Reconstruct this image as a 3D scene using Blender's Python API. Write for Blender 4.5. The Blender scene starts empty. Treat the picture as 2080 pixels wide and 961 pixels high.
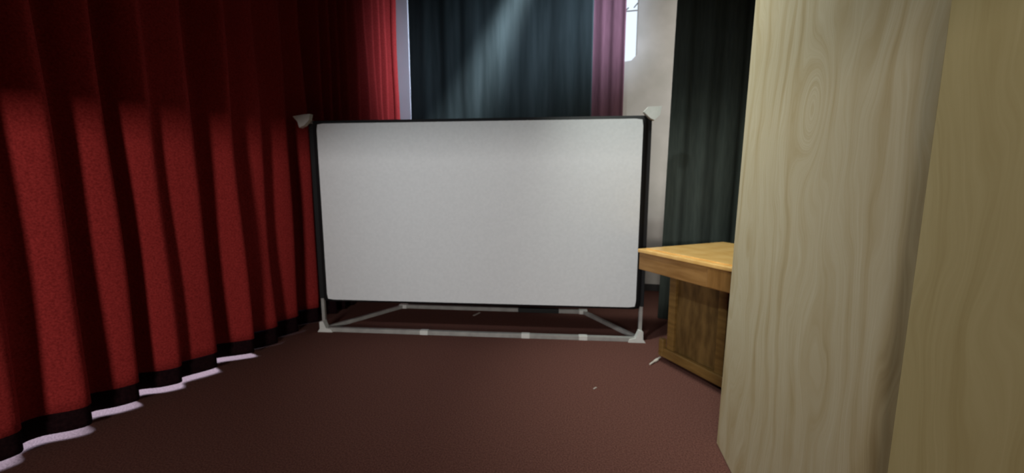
import bpy, bmesh, math, random
from mathutils import Vector, Matrix

C = bpy.context.scene.collection
sc = bpy.context.scene
rnd = random.Random(7)

# ------------------------------------------------------------------ camera
# room axes: +x from the main curtain towards the panelled side, +y across the stage, z up
cam_d = bpy.data.cameras.new('camera')
cam = bpy.data.objects.new('camera', cam_d)
C.objects.link(cam)
cam_d.sensor_width = 36.0
cam_d.lens = 36.0 * 760 / 2080
cam_d.clip_start = 0.02
cam.location = (0, 0, 1.5)
cam.rotation_euler = (math.radians(90 - 7.13), 0, math.radians(12))
cam_d.dof.use_dof = True
cam_d.dof.focus_distance = 0.95
cam_d.dof.aperture_fstop = 2.8
sc.camera = cam

# ------------------------------------------------------------------ light
w = bpy.data.worlds.new('World'); sc.world = w; w.use_nodes = True
w.node_tree.nodes['Background'].inputs[0].default_value = (0.80, 0.90, 1.0, 1)
w.node_tree.nodes['Background'].inputs[1].default_value = 1.15
sc.view_settings.view_transform = 'Standard'
sc.view_settings.look = 'None'
sc.view_settings.gamma = 1
sc.view_settings.exposure = 0.0
sc.view_settings.use_curve_mapping = False

def aim(o, target):
    o.rotation_euler = (Vector(target) - o.location).to_track_quat('-Z', 'Y').to_euler()

def area(name, loc, target, sx, sy, power, col, spread=180):
    d = bpy.data.lights.new(name, 'AREA'); d.shape = 'RECTANGLE'; d.size = sx; d.size_y = sy
    d.energy = power; d.color = col; d.spread = math.radians(spread)
    o = bpy.data.objects.new(name, d); C.objects.link(o); o.location = loc; aim(o, target)
    return o

def spot(name, loc, target, ang, blend, power, col, radius=0.1):
    d = bpy.data.lights.new(name, 'SPOT'); d.spot_size = math.radians(ang); d.spot_blend = blend
    d.energy = power; d.color = col; d.shadow_soft_size = radius
    o = bpy.data.objects.new(name, d); C.objects.link(o); o.location = loc; aim(o, target)
    return o

# lamp of the side room behind the doorway (lights everything below the door head)
area('doorway_lamp', (-0.7, -4.0, 1.72), (-0.9, 4, 1.3), 1.0, 0.30, 150, (1.0, 0.955, 0.93))
# unseen spot added high behind the photographer to brighten the screen
spot('stage_lantern', (-2.0, -0.7, 4.6), (-0.35, 3.5, 1.4), 62, 0.85, 270, (0.90, 0.97, 1.0), 0.12)
# added fill spot, out of view, brightening the console and the veneered panels
spot('ceiling_spotlight', (-0.35, 3.05, 4.2), (1.22, 3.0, 1.1), 76, 0.9, 320, (0.93, 1.0, 0.93), 0.12)
# extra fill spot added to lift the photographer's end of the panels
spot('rear_ceiling_spotlight', (-1.3, 0.5, 3.9), (0.76, 1.25, 2.25), 58, 1.0, 95, (0.95, 1.0, 0.92), 0.12)
# daylight of the side window upstage, screened from the front of the stage by the black leg
area('side_window_daylight', (2.45, 4.80, 4.3), (-3.0, 6.1, 3.2), 0.3, 1.3, 29, (0.62, 0.76, 1.0), 31)
area('low_side_daylight', (2.35, 4.95, 2.9), (0.7, 5.78, 2.6), 0.35, 3.2, 12, (1.0, 0.98, 0.95), 70)  # unseen fill light added to brighten the far wall and maroon drape
# daylight shaft from the high slot grazing the black backdrop
area('high_slot_daylight', (-0.60, 5.30, 5.3), (-1.95, 5.66, 2.4), 0.66, 0.16, 25, (0.74, 0.85, 1.0), 21)
# house lights beyond the main curtain
area('house_lights', (-4.6, 2.2, 3.0), (-3.3, 2.2, 0), 0.5, 3.0, 480, (0.36, 0.62, 1.0), 120)

# ------------------------------------------------------------------ materials
def mat(name, base=(0.5, 0.5, 0.5), rough=0.7, metal=0.0, spec=0.3):
    m = bpy.data.materials.new(name); m.use_nodes = True
    b = m.node_tree.nodes['Principled BSDF']
    b.inputs['Base Color'].default_value = (*base, 1)
    b.inputs['Roughness'].default_value = rough
    b.inputs['Metallic'].default_value = metal
    b.inputs['Specular IOR Level'].default_value = spec
    return m, m.node_tree, b

def noise_mat(name, c0, c1, scale, rough=0.9, detail=6, bump=0.0, stretch=(1, 1, 1), lo=0.35, hi=0.65,
              sheen=0.0, spec=0.2, bump_dist=0.01):
    m, nt, b = mat(name, c0, rough, 0, spec)
    N = nt.nodes; L = nt.links
    tc = N.new('ShaderNodeTexCoord'); mp = N.new('ShaderNodeMapping'); mp.inputs['Scale'].default_value = stretch
    ns = N.new('ShaderNodeTexNoise'); ns.inputs['Scale'].default_value = scale; ns.inputs['Detail'].default_value = detail
    cr = N.new('ShaderNodeValToRGB')
    cr.color_ramp.elements[0].position = lo; cr.color_ramp.elements[0].color = (*c0, 1)
    cr.color_ramp.elements[1].position = hi; cr.color_ramp.elements[1].color = (*c1, 1)
    L.new(tc.outputs['Object'], mp.inputs['Vector']); L.new(mp.outputs['Vector'], ns.inputs['Vector'])
    L.new(ns.outputs['Fac'], cr.inputs['Fac']); L.new(cr.outputs['Color'], b.inputs['Base Color'])
    if bump:
        bp = N.new('ShaderNodeBump'); bp.inputs['Strength'].default_value = bump; bp.inputs['Distance'].default_value = bump_dist
        L.new(ns.outputs['Fac'], bp.inputs['Height']); L.new(bp.outputs['Normal'], b.inputs['Normal'])
    if sheen:
        b.inputs['Sheen Weight'].default_value = sheen
    return m

M = {}
M['carpet'] = noise_mat('brown_red_carpet', (0.095, 0.041, 0.031), (0.200, 0.088, 0.070), 110, 1.0, 8, 0.12, spec=0.05, lo=0.3, hi=0.7)
M['red_velvet'] = noise_mat('red_velvet', (0.21, 0.018, 0.017), (0.38, 0.037, 0.034), 90, 0.95, 6, 0.25, spec=0.05, lo=0.3, hi=0.7)
M['hem_cloth'] = noise_mat('dark_hem_cloth', (0.010, 0.004, 0.005), (0.018, 0.007, 0.008), 60, 1.0, 4, spec=0.02)  # near-black colour holds the shadow at the curtain foot
M['maroon'] = noise_mat('maroon_cloth', (0.115, 0.052, 0.064), (0.14, 0.064, 0.078), 14, 0.95, 4, spec=0.05, stretch=(6, 6, .4))
M['black_cloth'] = noise_mat('black_serge', (0.021, 0.028, 0.027), (0.028, 0.036, 0.035), 4, 1.0, 3, 0, stretch=(5, 5, .4), spec=0.03)
M['leg_cloth'] = noise_mat('grey_black_serge', (0.048, 0.058, 0.051), (0.062, 0.074, 0.064), 8, 1.0, 5, 0.15, stretch=(6, 6, .5), spec=0.03)
M['wall'] = noise_mat('cream_wall_paint', (0.55, 0.52, 0.46), (0.64, 0.60, 0.54), 3, 0.9, 4)
M['grey_wall'] = noise_mat('pale_wall_paint', (0.76, 0.74, 0.76), (0.82, 0.80, 0.82), 2, 0.9, 3)
M['dark_wall'] = noise_mat('dark_wall_paint', (0.045, 0.042, 0.040), (0.06, 0.056, 0.052), 2, 0.95, 3)
M['ceiling'] = noise_mat('dark_ceiling_paint', (0.04, 0.04, 0.04), (0.05, 0.05, 0.05), 2, 0.95, 3)
M['screen'] = noise_mat('matte_white_screen', (0.76, 0.78, 0.79), (0.80, 0.82, 0.83), 40, 0.85, 4, spec=0.2)
M['black_edge'] = mat('black_screen_edging', (0.012, 0.012, 0.013), 0.7)[0]
M['tube'] = noise_mat('pale_painted_tube', (0.33, 0.32, 0.30), (0.42, 0.41, 0.38), 12, 0.5, 4, spec=0.4)
M['fitting'] = noise_mat('white_plastic_fitting', (0.72, 0.73, 0.68), (0.80, 0.80, 0.76), 20, 0.45, 3, spec=0.4)
M['black_plastic'] = mat('black_plastic', (0.015, 0.016, 0.015), 0.5)[0]
M['steel'] = mat('bright_steel', (0.85, 0.80, 0.70), 0.45, 0.25)[0]
M['brass'] = mat('dull_brass', (0.45, 0.36, 0.18), 0.4, 0.8)[0]
M['fleck'] = mat('pale_paper', (0.55, 0.48, 0.42), 0.9)[0]
M['glass'] = mat('window_glass', (1, 1, 1), 0.02)[0]
_b = M['glass'].node_tree.nodes['Principled BSDF']; _b.inputs['Transmission Weight'].default_value = 1.0; _b.inputs['IOR'].default_value = 1.01
M['latch'] = mat('blue_grey_latch', (0.30, 0.36, 0.42), 0.6)[0]
M['white_frame'] = mat('white_window_frame', (0.7, 0.72, 0.74), 0.6)[0]

def veneer(name, c_light, c_mid, c_dark, knot, seed, swirl=0.34, brown_streak=0):
    """pale wood veneer in a vertical y-z plane: straight grain that swirls round one knot"""
    m, nt, b = mat(name, c_light, 0.55, 0, 0.25)
    N = nt.nodes; L = nt.links
    def math_(op, a, c=None, **k):
        n = N.new('ShaderNodeMath'); n.operation = op
        for i, v in enumerate((a, c)):
            if v is None: continue
            if hasattr(v, 'links') or hasattr(v, 'is_linked'): L.new(v, n.inputs[i])
            else: n.inputs[i].default_value = v
        return n.outputs[0]
    tc = N.new('ShaderNodeTexCoord'); sx = N.new('ShaderNodeSeparateXYZ'); L.new(tc.outputs['Object'], sx.inputs[0])
    y = sx.outputs['Y']; z = sx.outputs['Z']
    # slow warp
    cb = N.new('ShaderNodeCombineXYZ')
    L.new(math_('MULTIPLY', y, 2.6), cb.inputs[0]); L.new(math_('MULTIPLY', z, 0.9), cb.inputs[1]); cb.inputs[2].default_value = seed
    n1 = N.new('ShaderNodeTexNoise'); n1.inputs['Scale'].default_value = 1.0; n1.inputs['Detail'].default_value = 3
    L.new(cb.outputs[0], n1.inputs['Vector'])
    warp = math_('MULTIPLY', math_("SUBTRACT", n1.outputs["Fac"], 0.5), 0.42)
    # knot bump in the height field of the log
    dy = math_('DIVIDE', math_('SUBTRACT', y, knot[0]), 0.085)
    dz = math_('DIVIDE', math_('SUBTRACT', z, knot[1]), 0.17)
    r2 = math_('ADD', math_('MULTIPLY', dy, dy), math_('MULTIPLY', dz, dz))
    kn = math_('MULTIPLY', math_('POWER', 2.718, math_('MULTIPLY', r2, -1.0)), swirl)
    h = math_('ADD', math_('ADD', math_('MULTIPLY', y, 0.85), warp), kn)
    rings = math_('ADD', math_('MULTIPLY', math_('SINE', math_('MULTIPLY', h, 62.0)), 0.5), 0.5)
    n3 = N.new('ShaderNodeTexNoise'); n3.inputs['Scale'].default_value = 1; n3.inputs['Detail'].default_value = 4
    cb3 = N.new('ShaderNodeCombineXYZ'); L.new(math_('MULTIPLY', y, 5), cb3.inputs[0]); L.new(math_('MULTIPLY', z, 1.6), cb3.inputs[1]); cb3.inputs[2].default_value = seed + 4
    L.new(cb3.outputs[0], n3.inputs['Vector'])
    rings = math_('MULTIPLY', math_('POWER', rings, 2.2), math_('MULTIPLY', math_('SUBTRACT', n3.outputs['Fac'], 0.28), 2.0))
    # fine pores
    cb2 = N.new('ShaderNodeCombineXYZ'); L.new(math_('MULTIPLY', h, 60), cb2.inputs[0]); L.new(math_('MULTIPLY', z, 2.0), cb2.inputs[1])
    n2 = N.new('ShaderNodeTexNoise'); n2.inputs['Scale'].default_value = 1.5; n2.inputs['Detail'].default_value = 6
    L.new(cb2.outputs[0], n2.inputs['Vector'])
    cr = N.new('ShaderNodeValToRGB'); e = cr.color_ramp.elements
    e[0].position = 0.0; e[0].color = (*c_light, 1); e[1].position = 1.0; e[1].color = (*c_dark, 1)
    e2 = cr.color_ramp.elements.new(0.45); e2.color = (*c_mid, 1)
    f = math_('ADD', math_('MULTIPLY', rings, 0.50), math_('MULTIPLY', math_('SUBTRACT', n2.outputs['Fac'], 0.32), 0.75))
    if brown_streak:                                    # broad brown streak beside the joint, wider towards the foot
        hw = math_('SUBTRACT', math_('ADD', brown_streak, math_('MULTIPLY', math_('SUBTRACT', 2.2, z), 0.075)), y)
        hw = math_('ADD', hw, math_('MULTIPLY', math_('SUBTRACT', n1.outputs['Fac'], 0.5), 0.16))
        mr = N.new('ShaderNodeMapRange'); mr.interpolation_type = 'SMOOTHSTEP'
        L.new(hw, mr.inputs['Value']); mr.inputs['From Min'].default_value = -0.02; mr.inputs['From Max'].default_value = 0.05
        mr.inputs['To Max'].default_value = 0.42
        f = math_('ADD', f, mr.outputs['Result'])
    L.new(f, cr.inputs['Fac']); L.new(cr.outputs['Color'], b.inputs['Base Color'])
    return m

M['veneer_a'] = veneer('pale_oak_veneer', (0.56, 0.49, 0.33), (0.46, 0.37, 0.21), (0.29, 0.21, 0.095), (1.594, 1.801), 1.3, brown_streak=1.07)
M['veneer_b'] = veneer('yellow_oak_veneer', (0.48, 0.395, 0.195), (0.41, 0.325, 0.145), (0.28, 0.205, 0.075), (0.86, 1.25), 11.4, 0.0)
M['gold_oak'] = noise_mat('golden_oak', (0.26, 0.125, 0.035), (0.38, 0.20, 0.065), 4, 0.35, 6, stretch=(1, 1, 6), spec=0.4)
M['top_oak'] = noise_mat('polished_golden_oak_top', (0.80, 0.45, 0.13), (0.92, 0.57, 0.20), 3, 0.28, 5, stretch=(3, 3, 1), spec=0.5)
M['mid_oak'] = noise_mat('dull_brown_oak', (0.17, 0.092, 0.024), (0.25, 0.142, 0.040), 5, 0.45, 6, stretch=(1, 1, 6), spec=0.3)
M['joint_oak'] = noise_mat('darker_golden_oak', (0.21, 0.10, 0.026), (0.31, 0.155, 0.045), 4, 0.35, 6, stretch=(6, 6, 1), spec=0.4)
M['dark_oak'] = noise_mat('brown_oak_panel', (0.10, 0.055, 0.016), (0.19, 0.11, 0.034), 10, 0.5, 6, stretch=(2, 2, .5), spec=0.3)

# ------------------------------------------------------------------ helpers
def link(name, bm, m, parent=None, smooth=False):
    me = bpy.data.meshes.new(name)
    bmesh.ops.recalc_face_normals(bm, faces=bm.faces)
    bm.to_mesh(me); bm.free()
    o = bpy.data.objects.new(name, me); C.objects.link(o); me.materials.append(m)
    if smooth:
        for p in me.polygons: p.use_smooth = True
    if parent: o.parent = parent
    return o

def tag(o, label=None, cat=None, group=None, kind=None):
    if label: o['label'] = label
    if cat: o['category'] = cat
    if group: o['group'] = group
    if kind: o['kind'] = kind
    return o

def empty(name, loc, rz=0):
    o = bpy.data.objects.new(name, None); C.objects.link(o); o.location = loc; o.rotation_euler.z = rz
    o.empty_display_size = 0.1
    return o

def box(bm, c, s, bevel=0.0, mtx=None, seg=2):
    r = bmesh.ops.create_cube(bm, size=1.0)
    vs = r['verts']
    bmesh.ops.scale(bm, vec=s, verts=vs)
    bmesh.ops.translate(bm, vec=c, verts=vs)
    if bevel:
        es = {e for v in vs for e in v.link_edges}
        r = bmesh.ops.bevel(bm, geom=list(es), offset=bevel, segments=seg, affect='EDGES', profile=0.6)
        vs = list({v for f in r['faces'] for v in f.verts} | {v for v in vs if v.is_valid})
    if mtx is not None:
        bmesh.ops.transform(bm, matrix=mtx, verts=vs)
    return bm

def bar(bm, a, b, wx, wz, bevel=0.004):
    """rectangular tube from a to b"""
    a = Vector(a); b = Vector(b); d = b - a
    q = d.to_track_quat('Y', 'Z')
    mtx = Matrix.Translation((a + b) / 2) @ q.to_matrix().to_4x4()
    return box(bm, (0, 0, 0), (wx, d.length, wz), bevel, mtx)

def prism(bm, pts, thick, mtx=None):
    """polygon pts (x,z) extruded thick along y, centred"""
    a = [bm.verts.new((p[0], -thick / 2, p[1])) for p in pts]
    b = [bm.verts.new((p[0], thick / 2, p[1])) for p in pts]
    bm.faces.new(a); bm.faces.new(b[::-1])
    n = len(pts)
    for i in range(n): bm.faces.new((a[i], a[(i + 1) % n], b[(i + 1) % n], b[i]))
    if mtx is not None: bmesh.ops.transform(bm, matrix=mtx, verts=a + b)
    return bm

def struct(name, bm, m):
    return tag(link(name, bm, m), kind='structure')

H_CEIL = 5.8
FAR = 5.78

# ------------------------------------------------------------------ the room
b = bmesh.new(); box(b, (-1.9, 0.5, -0.05), (9.4, 11.4, 0.1)); struct('floor', b, M['carpet'])
b = bmesh.new(); box(b, (-1.9, 0.5, H_CEIL + 0.05), (9.4, 11.4, 0.1)); struct('ceiling', b, M['ceiling'])

# far wall with the tall window opening (its lower corner cut off obliquely)
b = bmesh.new()
x0, x1, wz = 0.10, 0.566, 3.30
outer = [(-6.5, 0), (2.7, 0), (2.7, H_CEIL), (-6.5, H_CEIL)]
def slab(xa, xb, za, zb): box(b, ((xa + xb) / 2, FAR + 0.09, (za + zb) / 2), (xb - xa, 0.18, zb - za))
slab(-6.5, x0, 0, H_CEIL); slab(x1, 2.7, 0, H_CEIL); slab(x0, x1, 0, wz); slab(x0, x1, 5.2, H_CEIL)
struct('wall_far', b, M['wall'])
wf = struct('window_1', box(bmesh.new(), (0.333, FAR + 0.13, 4.25), (0.466, 0.012, 1.9)), M['glass'])
b = bmesh.new()
box(b, (0.333, FAR + 0.12, 4.02), (0.466, 0.014, 0.012))
box(b, (x0 + 0.012, FAR + 0.12, 4.25), (0.024, 0.03, 1.9)); box(b, (0.333, FAR + 0.12, 5.185), (0.466, 0.03, 0.03))
link('window_frame', b, M['white_frame'], wf)
b = bmesh.new(); prism(b, [(0.38, wz), (0.493, wz + 0.012), (0.566, wz + 0.085), (0.566, wz - .005), (0.38, wz - .005)], 0.16, Matrix.Translation((0, FAR + 0.08, 0)))
link('window_sill', b, M['wall'], wf)
b = bmesh.new(); bar(b, (0.375, FAR + .10, 4.00), (0.44, FAR + .10, 4.06), .014, .014); bar(b, (0.51, FAR + .10, 4.05), (0.562, FAR + .10, 4.11), .014, .014)  # two slanted bars standing for branch-like marks outside the window
link('window_latch', b, M['latch'], wf)

b = bmesh.new(); box(b, (2.7, 3.5, H_CEIL / 2), (0.18, 4.9, H_CEIL)); struct('wall_right', b, M['dark_wall'])
b = bmesh.new(); box(b, (-6.6, 0.5, H_CEIL / 2), (0.18, 11.4, H_CEIL)); struct('wall_left', b, M['dark_wall'])
# wall with the doorway behind the photographer
b = bmesh.new()
def slab(xa, xb, za, zb): box(b, ((xa + xb) / 2, -1.05, (za + zb) / 2), (xb - xa, 0.1, zb - za))
slab(-6.5, -2.75, 0, H_CEIL); slab(0.72, 2.7, 0, H_CEIL); slab(-2.75, 0.72, 1.835, H_CEIL)
struct('wall_rear', b, M['dark_wall'])
b = bmesh.new(); box(b, (-1.9, -5.15, H_CEIL / 2), (9.4, 0.1, H_CEIL)); struct('wall_back', b, M['dark_wall'])
b = bmesh.new(); box(b, (2.75, -1.9, H_CEIL / 2), (0.1, 6.4, H_CEIL)); struct('wall_side', b, M['dark_wall'])

# ------------------------------------------------------------------ cloth
def catmull(nodes, step=0.012):
    out = []
    n = len(nodes)
    for i in range(n - 1):
        p0 = nodes[max(i - 1, 0)]; p1 = nodes[i]; p2 = nodes[i + 1]; p3 = nodes[min(i + 2, n - 1)]
        k = max(2, int(math.dist(p1, p2) / step))
        for j in range(k):
            t = j / k
            out.append(tuple(0.5 * ((2 * p1[a]) + (-p0[a] + p2[a]) * t + (2 * p0[a] - 5 * p1[a] + 4 * p2[a] - p3[a]) * t * t
                                    + (-p0[a] + 3 * p1[a] - 3 * p2[a] + p3[a]) * t ** 3) for a in (0, 1)))
    out.append(tuple(nodes[-1])); return out

def drape(name, path, z0, z1, m, off, nz=60, parent=None, thick=0.006):
    """hang a cloth along path (x,y); off(x,y,s,z)->(dx,dy,dz)"""
    bm = bmesh.new(); rows = []
    for iz in range(nz + 1):
        z = z0 + (z1 - z0) * iz / nz
        row = []
        for i, (x, y) in enumerate(path):
            dx, dy, dz = off(x, y, i / (len(path) - 1), z)
            row.append(bm.verts.new((x + dx, y + dy, z + dz)))
        rows.append(row)
    for iz in range(nz):
        for i in range(len(path) - 1):
            bm.faces.new((rows[iz][i], rows[iz][i + 1], rows[iz + 1][i + 1], rows[iz + 1][i]))
    o = link(name, bm, m, parent, True)
    s = o.modifiers.new('Solidify', 'SOLIDIFY'); s.thickness = thick; s.offset = 0
    return o

# main curtain: path nodes (x, y); valleys deep to the left, folds billowing to the right
XV, XP = -3.20, -3.04
nodes = []
u = -1.0
while u < 1.1:                                   # beside and behind the camera
    nodes += [(XV, u), (XP - .02, u + 0.17), (XP - .04, u + 0.215)]
    u += 0.27
nodes += [(-3.205, 1.13), (-3.11, 1.19), (-3.075, 1.30), (-3.11, 1.345), (-3.19, 1.375),
          (-3.185, 1.45), (-3.08, 1.53), (-3.045, 1.585), (-3.09, 1.625), (-3.195, 1.645),
          (-3.195, 1.70), (-3.10, 1.77), (-3.045, 1.85), (-3.09, 1.885), (-3.20, 1.91),
          (-3.19, 1.965), (-3.08, 2.02), (-3.015, 2.09), (-3.035, 2.125), (-3.085, 2.155),
          (-3.07, 2.20), (-3.02, 2.28), (-2.99, 2.355), (-3.05, 2.40), (-3.165, 2.44),
          (-3.15, 2.50), (-3.04, 2.58), (-2.955, 2.655), (-2.99, 2.70), (-3.12, 2.74),
          (-3.10, 2.81), (-3.03, 2.90), (-3.00, 2.98), (-3.04, 3.02), (-3.10, 3.06),
          (-3.08, 3.12), (-3.02, 3.22), (-3.00, 3.29), (-3.06, 3.335), (-3.165, 3.39),
          (-3.12, 3.47), (-3.03, 3.56), (-3.02, 3.60), (-3.09, 3.64), (-3.16, 3.69)]
u = 3.78
while u < 5.45:
    wd = rnd.uniform(0.15, 0.27)
    nodes += [(-3.22 + rnd.uniform(-.02, .02), u), (-3.02 + rnd.uniform(-.02, .02), u + wd * 0.42), (-3.045, u + wd * .56), (-3.27, u + wd * .80)]
    u += wd
nodes += [(-3.03, 5.50), (-2.955, 5.55)]
path = catmull(nodes, 0.013)
def main_off(x, y, s, z):
    k = z / 5.8
    a = (x + 3.12) * (-0.25 * k)                 # shallower folds towards the track
    return (a + 0.014 * math.sin(1.3 * z + 5 * y) * (1 - k) + 0.008 * math.sin(3.1 * z + 9 * y), 0.012 * math.sin(1.7 * z + 3.3 * y), 0)
cur = drape('stage_curtain', path, 0.17, H_CEIL - .02, M['red_velvet'], main_off, 64)
tag(cur, 'long red velvet stage curtain hanging in deep folds along the left side', 'curtain')
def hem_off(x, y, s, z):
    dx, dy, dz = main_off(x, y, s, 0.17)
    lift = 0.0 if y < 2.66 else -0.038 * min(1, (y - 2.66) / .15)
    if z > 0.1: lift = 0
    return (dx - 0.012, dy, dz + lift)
drape('hem', path, 0.040, 0.185, M['hem_cloth'], hem_off, 4, cur)  # dark band added in place of the shade below the red cloth

# backdrop, maroon drape, black leg
def waves(xa, xb, y, amp, period, ph=0.0, step=0.02):
    n = int((xb - xa) / step); out = []
    for i in range(n + 1):
        x = xa + (xb - xa) * i / n
        p = 2 * math.pi * x / period + ph + 0.9 * math.sin(x * 3.1 + ph)
        out.append((x, y + amp * math.sin(p) + amp * .3 * math.sin(2.3 * p)))
    return out
nooff = lambda x, y, s, z: (0, 0.006 * math.sin(1.5 * z + 4 * x), 0)
tag(drape('backdrop_curtain', waves(-2.795, -0.04, 5.58, 0.003, 0.42), 0.03, H_CEIL - .02, M['black_cloth'], nooff, 30),
    'wide black curtain hanging behind the white screen', 'curtain')
tag(drape('maroon_curtain', waves(-0.075, 0.392, 5.62, 0.004, 0.17, 1.0), 0.03, H_CEIL - .02, M['maroon'], nooff, 30),
    'narrow maroon curtain between the black backdrop and the window', 'curtain')
tag(drape('leg_curtain', waves(0.80, 2.58, 4.45, 0.016, 0.26, 2.0), 0.02, H_CEIL - .02, M['leg_cloth'],
          lambda x, y, s, z: (0.012 * (z - 1.5) * (1 - s), 0.008 * math.sin(1.5 * z + 4 * x), 0), 30),
    'tall black curtain behind the wooden console, beside the pale wall', 'curtain')
b = bmesh.new(); box(b, (-2.93, 5.67, H_CEIL / 2), (0.27, 0.20, H_CEIL), 0.006)
struct('trim_1', b, M['grey_wall'])
b = bmesh.new(); box(b, (0.0, FAR - 0.01, 0.05), (5.3, 0.018, 0.1), 0.003)
struct('baseboard_far', b, M['dark_wall'])

# ------------------------------------------------------------------ projection screen
BL = Vector((-2.775, 3.348, 0)); BR = Vector((0.505, 3.753, 0))
RL = Vector((-2.32, 4.25, 0)); RR = Vector((-0.07, 4.50, 0))
ang = math.atan2(BR.y - BL.y, BR.x - BL.x)
scr = empty('projection_screen', (BL.x, BL.y, 0), ang)
tag(scr, 'large white projection screen with black edging on a pale tube floor stand', 'projection screen')
Wd = (BR - BL).length
def loc(v):                                      # world floor point -> screen frame
    return Matrix.Rotation(-ang, 4, 'Z') @ (Vector(v) - BL)
# fabric, slightly bowed, black edging behind and round it
def grid_sheet(x0, x1, z0, z1, y, bow, rc, thick):
    """rounded rectangle with a shallow bow, closed with thickness"""
    bm = bmesh.new(); nx, nz = 48, 28
    def pt(i, j):
        s = i / nx; t = j / nz
        x = x0 + (x1 - x0) * s; z = z0 + (z1 - z0) * t
        cx = min(max(x, x0 + rc), x1 - rc); cz = min(max(z, z0 + rc), z1 - rc)
        dx, dz = x - cx, z - cz
        if dx and dz:
            r = math.hypot(dx, dz)
            m_ = max(abs(dx), abs(dz)); k = m_ / r
            x = cx + dx * k; z = cz + dz * k
        return x, z, y + bow * math.sin(math.pi * s) * math.sin(math.pi * t)
    F = [[None] * (nx + 1) for _ in range(nz + 1)]
    for j in range(nz + 1):
        for i in range(nx + 1):
            x, z, yy = pt(i, j); F[j][i] = bm.verts.new((x, yy, z))
    for j in range(nz):
        for i in range(nx):
            bm.faces.new((F[j][i], F[j][i + 1], F[j + 1][i + 1], F[j + 1][i]))
    r = bmesh.ops.extrude_face_region(bm, geom=bm.faces[:])
    vs = [g for g in r['geom'] if isinstance(g, bmesh.types.BMVert)]
    bmesh.ops.translate(bm, vec=(0, thick, 0), verts=vs)
    return bm
ex = 0.045
link('screen_border', grid_sheet(0.03, Wd - 0.015, 0.332, 2.180, -0.004, 0.004, 0.03, 0.006), M['black_edge'], scr, True)
link('screen_fabric', grid_sheet(0.072, Wd - 0.060, 0.352, 2.152, -0.012, 0.004, 0.03, 0.006), M['screen'], scr)
b = bmesh.new(); bar(b, (0.0, 0.03, 0.0), (0.0, 0.03, 2.19), 0.034, 0.034); link('post', b, M['tube'], scr)
b = bmesh.new(); bar(b, (Wd, 0.03, 0.0), (Wd, 0.03, 2.19), 0.034, 0.034); link('post', b, M['tube'], scr)
for xx in (0.004, Wd - 0.002):
    b = bmesh.new(); box(b, (xx, 0.028, 1.255), (0.05, 0.048, 1.80), 0.006); link('post_sleeve', b, M['black_edge'], scr)
b = bmesh.new(); bar(b, (-0.01, 0.03, 2.17), (Wd + .01, 0.03, 2.17), 0.03, 0.03); link('top_bar', b, M['black_edge'], scr)
b = bmesh.new(); bar(b, (0.0, 0, 0.022), (Wd, 0, 0.022), 0.042, 0.044); link('base_bar', b, M['tube'], scr)
for f_ in (0.335, 0.655, 0.83):
    b = bmesh.new(); box(b, (Wd * f_, 0, 0.0235), (0.085, 0.050, 0.047), 0.005); link('coupling', b, M['fitting'], scr)
rl, rr = loc(RL), loc(RR)
z_ = Vector((0, 0, 0.022))
b = bmesh.new(); bar(b, rl + z_, rl.lerp(rr, 0.66) + z_, 0.042, 0.044); bar(b, rl.lerp(rr, .86) + z_, rr + z_, .042, .044); link('rear_bar', b, M['tube'], scr)
b = bmesh.new(); bar(b, rl.lerp(rr, 0.65) + z_, rl.lerp(rr, 0.87) + z_, 0.06, 0.05); link('rear_sleeve', b, M['black_plastic'], scr)
for p_, q_ in ((Vector((0, 0, 0)), rl), (Vector((Wd, 0, 0)), rr)):
    b = bmesh.new(); bar(b, p_ + z_, q_ + z_, 0.04, 0.04); link('floor_brace', b, M['tube'], scr)
    b = bmesh.new(); box(b, q_ + Vector((0, 0, .024)), (0.10, 0.07, 0.05), 0.008); link('rear_fitting', b, M['fitting'], scr)
# base corner fittings: gusset plates
def gusset(mir, x):
    s = mir
    bm = bmesh.new()
    prism(bm, [(-0.045 * s, 0), (0.12 * s, 0), (0.11 * s, 0.03), (0.05 * s, 0.045), (0.020 * s, 0.12), (-0.018 * s, 0.11), (-0.02 * s, 0.035)][::1 if s > 0 else -1],
          0.062, Matrix.Translation((x, -0.005, 0)))
    return bm
link('corner_fitting', gusset(1, 0.0), M['fitting'], scr)
link('corner_fitting', gusset(-1, Wd), M['fitting'], scr)
# top corner fittings: angular brackets sticking out past the cloth
b = bmesh.new(); prism(b, [(-0.145, 0.035), (-0.03, 0.05), (0.035, 0.055), (0.022, 0.0), (-0.035, -0.055), (-0.085, -0.075), (-0.10, -0.02)], 0.05,
                       Matrix.Translation((0.0, -0.025, 2.185)))
link('corner_fitting', b, M['fitting'], scr)
b = bmesh.new(); prism(b, [(-0.07, 0.0), (-0.03, 0.045), (0.09, 0.048), (0.075, -0.03), (0.03, -0.075), (-0.005, -0.06)], 0.05,
                       Matrix.Translation((Wd, -0.025, 2.205)))
link('corner_fitting', b, M['fitting'], scr)

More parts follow.
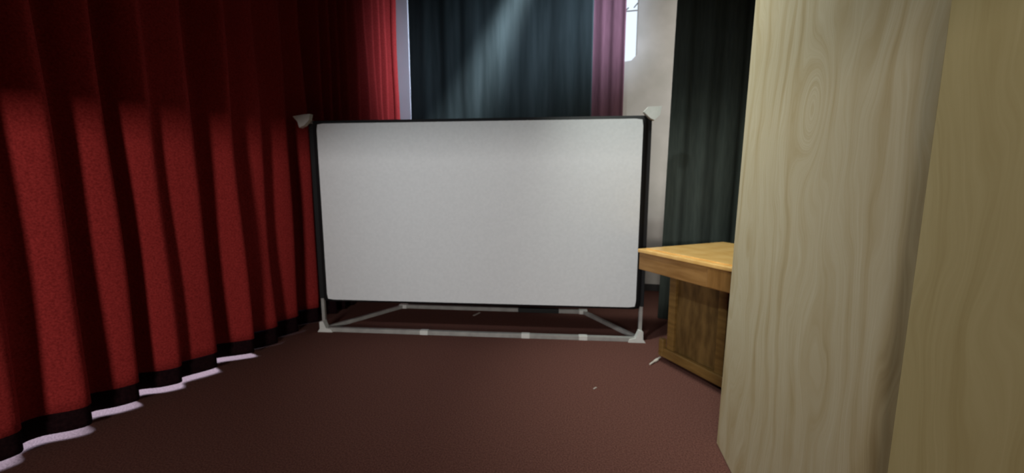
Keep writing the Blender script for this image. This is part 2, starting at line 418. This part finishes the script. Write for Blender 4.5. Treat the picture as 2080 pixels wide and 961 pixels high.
# ------------------------------------------------------------------ wooden console behind the panel
O = Vector((0.393, 3.32, 0)); az = math.atan2(-0.81, 0.58)      # local +x runs along the near edge, local +y to the back
con = empty('wooden_console', O, az)
tag(con, 'golden oak console with thick overhanging top, half hidden behind the veneered panel', 'console')
LEN, DEP, ZT = 1.55, 1.04, 1.0
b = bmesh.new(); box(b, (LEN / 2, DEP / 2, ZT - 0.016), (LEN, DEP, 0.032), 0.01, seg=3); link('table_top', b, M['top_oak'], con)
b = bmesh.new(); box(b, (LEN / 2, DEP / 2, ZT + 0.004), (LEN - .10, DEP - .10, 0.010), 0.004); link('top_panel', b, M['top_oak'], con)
b = bmesh.new()
for (c, s) in (((LEN / 2 + .006, 0.025, ZT - 0.105), (LEN - .012, 0.026, 0.145)), ((LEN / 2, DEP - .025, ZT - .105), (LEN - .012, 0.026, 0.145)),
               ((0.022, DEP / 2, ZT - .105), (0.026, DEP - .03, 0.145)), ((LEN - .022, DEP / 2, ZT - .105), (0.026, DEP - .03, 0.145))):
    box(b, c, s, 0.005)
link('apron', b, M['gold_oak'], con)
b = bmesh.new(); box(b, (0.98, 0.012, ZT - 0.105), (0.60, 0.012, 0.135), 0.004); link('apron_panel', b, M['joint_oak'], con)
PX, PY, PL, PD = 0.15, 0.235, 1.25, 0.62                        # pedestal
b = bmesh.new()
box(b, (PX + PL / 2, PY + PD / 2 + .012, 0.46), (PL - .02, PD - .024, 0.80))
link('pedestal', b, M['dark_oak'], con)
for xx in (PX + .035, PX + .50, PX + PL - .035):
    b = bmesh.new(); box(b, (xx, PY + .012, 0.46), (0.07, 0.03, 0.76), 0.005); link('stile', b, M['mid_oak'], con)
b = bmesh.new(); box(b, (PX + PL / 2, PY + .014, 0.80), (PL - .15, 0.026, 0.08), 0.005); link('rail', b, M['dark_oak'], con)
b = bmesh.new(); box(b, (PX + PL / 2, PY - .004, 0.085), (PL + .05, 0.045, 0.085), 0.012, seg=3)
box(b, (PX - .004, PY + PD / 2, 0.085), (0.03, PD, 0.085), 0.01)
link('plinth', b, M['mid_oak'], con)
b = bmesh.new(); box(b, (PX - .035, PY - .012, 0.125), (0.05, 0.05, 0.16), 0.014, seg=3); link('foot_block', b, M['mid_oak'], con)
for (cx, cy) in ((PX - .02, PY + .06), (PX + PL, PY + .06), (PX, PY + PD), (PX + PL, PY + PD)):
    b = bmesh.new()
    bmesh.ops.create_cone(b, cap_ends=True, segments=24, radius1=0.024, radius2=0.024, depth=0.02,
                          matrix=Matrix.Translation((cx, cy, 0.024)) @ Matrix.Rotation(math.pi / 2, 4, 'X'))
    box(b, (cx, cy, 0.045), (0.02, 0.03, 0.02), .003)
    link('caster', b, M['black_plastic'], con)

# small metal rod on the carpet by the console foot
rod = Vector((0.55, 3.27, 0.012)); 
b = bmesh.new()
def cyl(bm, a, c, r, seg=16):
    a = Vector(a); c = Vector(c); d = c - a
    bmesh.ops.create_cone(bm, cap_ends=True, segments=seg, radius1=r, radius2=r, depth=d.length,
                          matrix=Matrix.Translation((a + c) / 2) @ d.to_track_quat('Z', 'Y').to_matrix().to_4x4())
cyl(b, (0.525, 3.24, 0.008), (0.63, 3.375, 0.020), 0.007); cyl(b, (0.575, 3.305, 0.012), (0.60, 3.33, 0.018), 0.012)
tag(link('metal_rod', b, M['steel']), 'small shiny metal rod lying on the carpet at the console foot', 'rod')

# scraps on the carpet
def scrap(x, y, l, wd, rz, label):
    bm = bmesh.new(); box(bm, (0, 0, 0.004), (l, wd, 0.006), 0.002)
    o = link('paper_scrap', bm, M['fleck']); o.location = (x, y, 0); o.rotation_euler.z = rz
    tag(o, label, 'scrap')
scrap(-1.33, 4.20, 0.13, 0.025, 1.25, 'thin pale strip of paper on the carpet beneath the screen')
scrap(0.06, 2.75, 0.035, 0.010, 0.9, 'tiny pale fleck on the open carpet in front of the screen')

# ------------------------------------------------------------------ veneered panels close by on the right
def panel(name, ya, yb, xb_, xt_far, xt_near, zb, zt, m, label, th=0.03):
    bm = bmesh.new(); n = 24
    ft, bk = [], []
    for j in range(n + 1):
        t = j / n; z = zb + (zt - zb) * t
        r1, r2 = [], []
        for i in range(n + 1):
            s = i / n; y = ya + (yb - ya) * s
            x = xb_ + (xt_near * (1 - s) + xt_far * s - xb_) * t
            r1.append(bm.verts.new((x, y, z))); r2.append(bm.verts.new((x + th, y, z)))
        ft.append(r1); bk.append(r2)
    for g in (ft, bk):
        for j in range(n):
            for i in range(n): bm.faces.new((g[j][i], g[j][i + 1], g[j + 1][i + 1], g[j + 1][i]))
    for j in range(n):
        bm.faces.new((ft[j][0], ft[j + 1][0], bk[j + 1][0], bk[j][0])); bm.faces.new((ft[j][n], ft[j + 1][n], bk[j + 1][n], bk[j][n]))
        bm.faces.new((ft[0][j], ft[0][j + 1], bk[0][j + 1], bk[0][j])); bm.faces.new((ft[n][j], ft[n][j + 1], bk[n][j + 1], bk[n][j]))
    o = link(name, bm, m)
    bv = o.modifiers.new('Bevel', 'BEVEL'); bv.width = 0.003; bv.segments = 2; bv.limit_method = 'ANGLE'
    return tag(o, label, 'panel')
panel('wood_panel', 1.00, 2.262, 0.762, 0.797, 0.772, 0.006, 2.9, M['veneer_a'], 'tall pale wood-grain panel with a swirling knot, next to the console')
panel('wood_panel', -0.6, 1.036, 0.742, 0.742, 0.742, 0.004, 2.9, M['veneer_b'], 'yellower wood-grain panel at the right edge, overlapping the knotted one', .018)
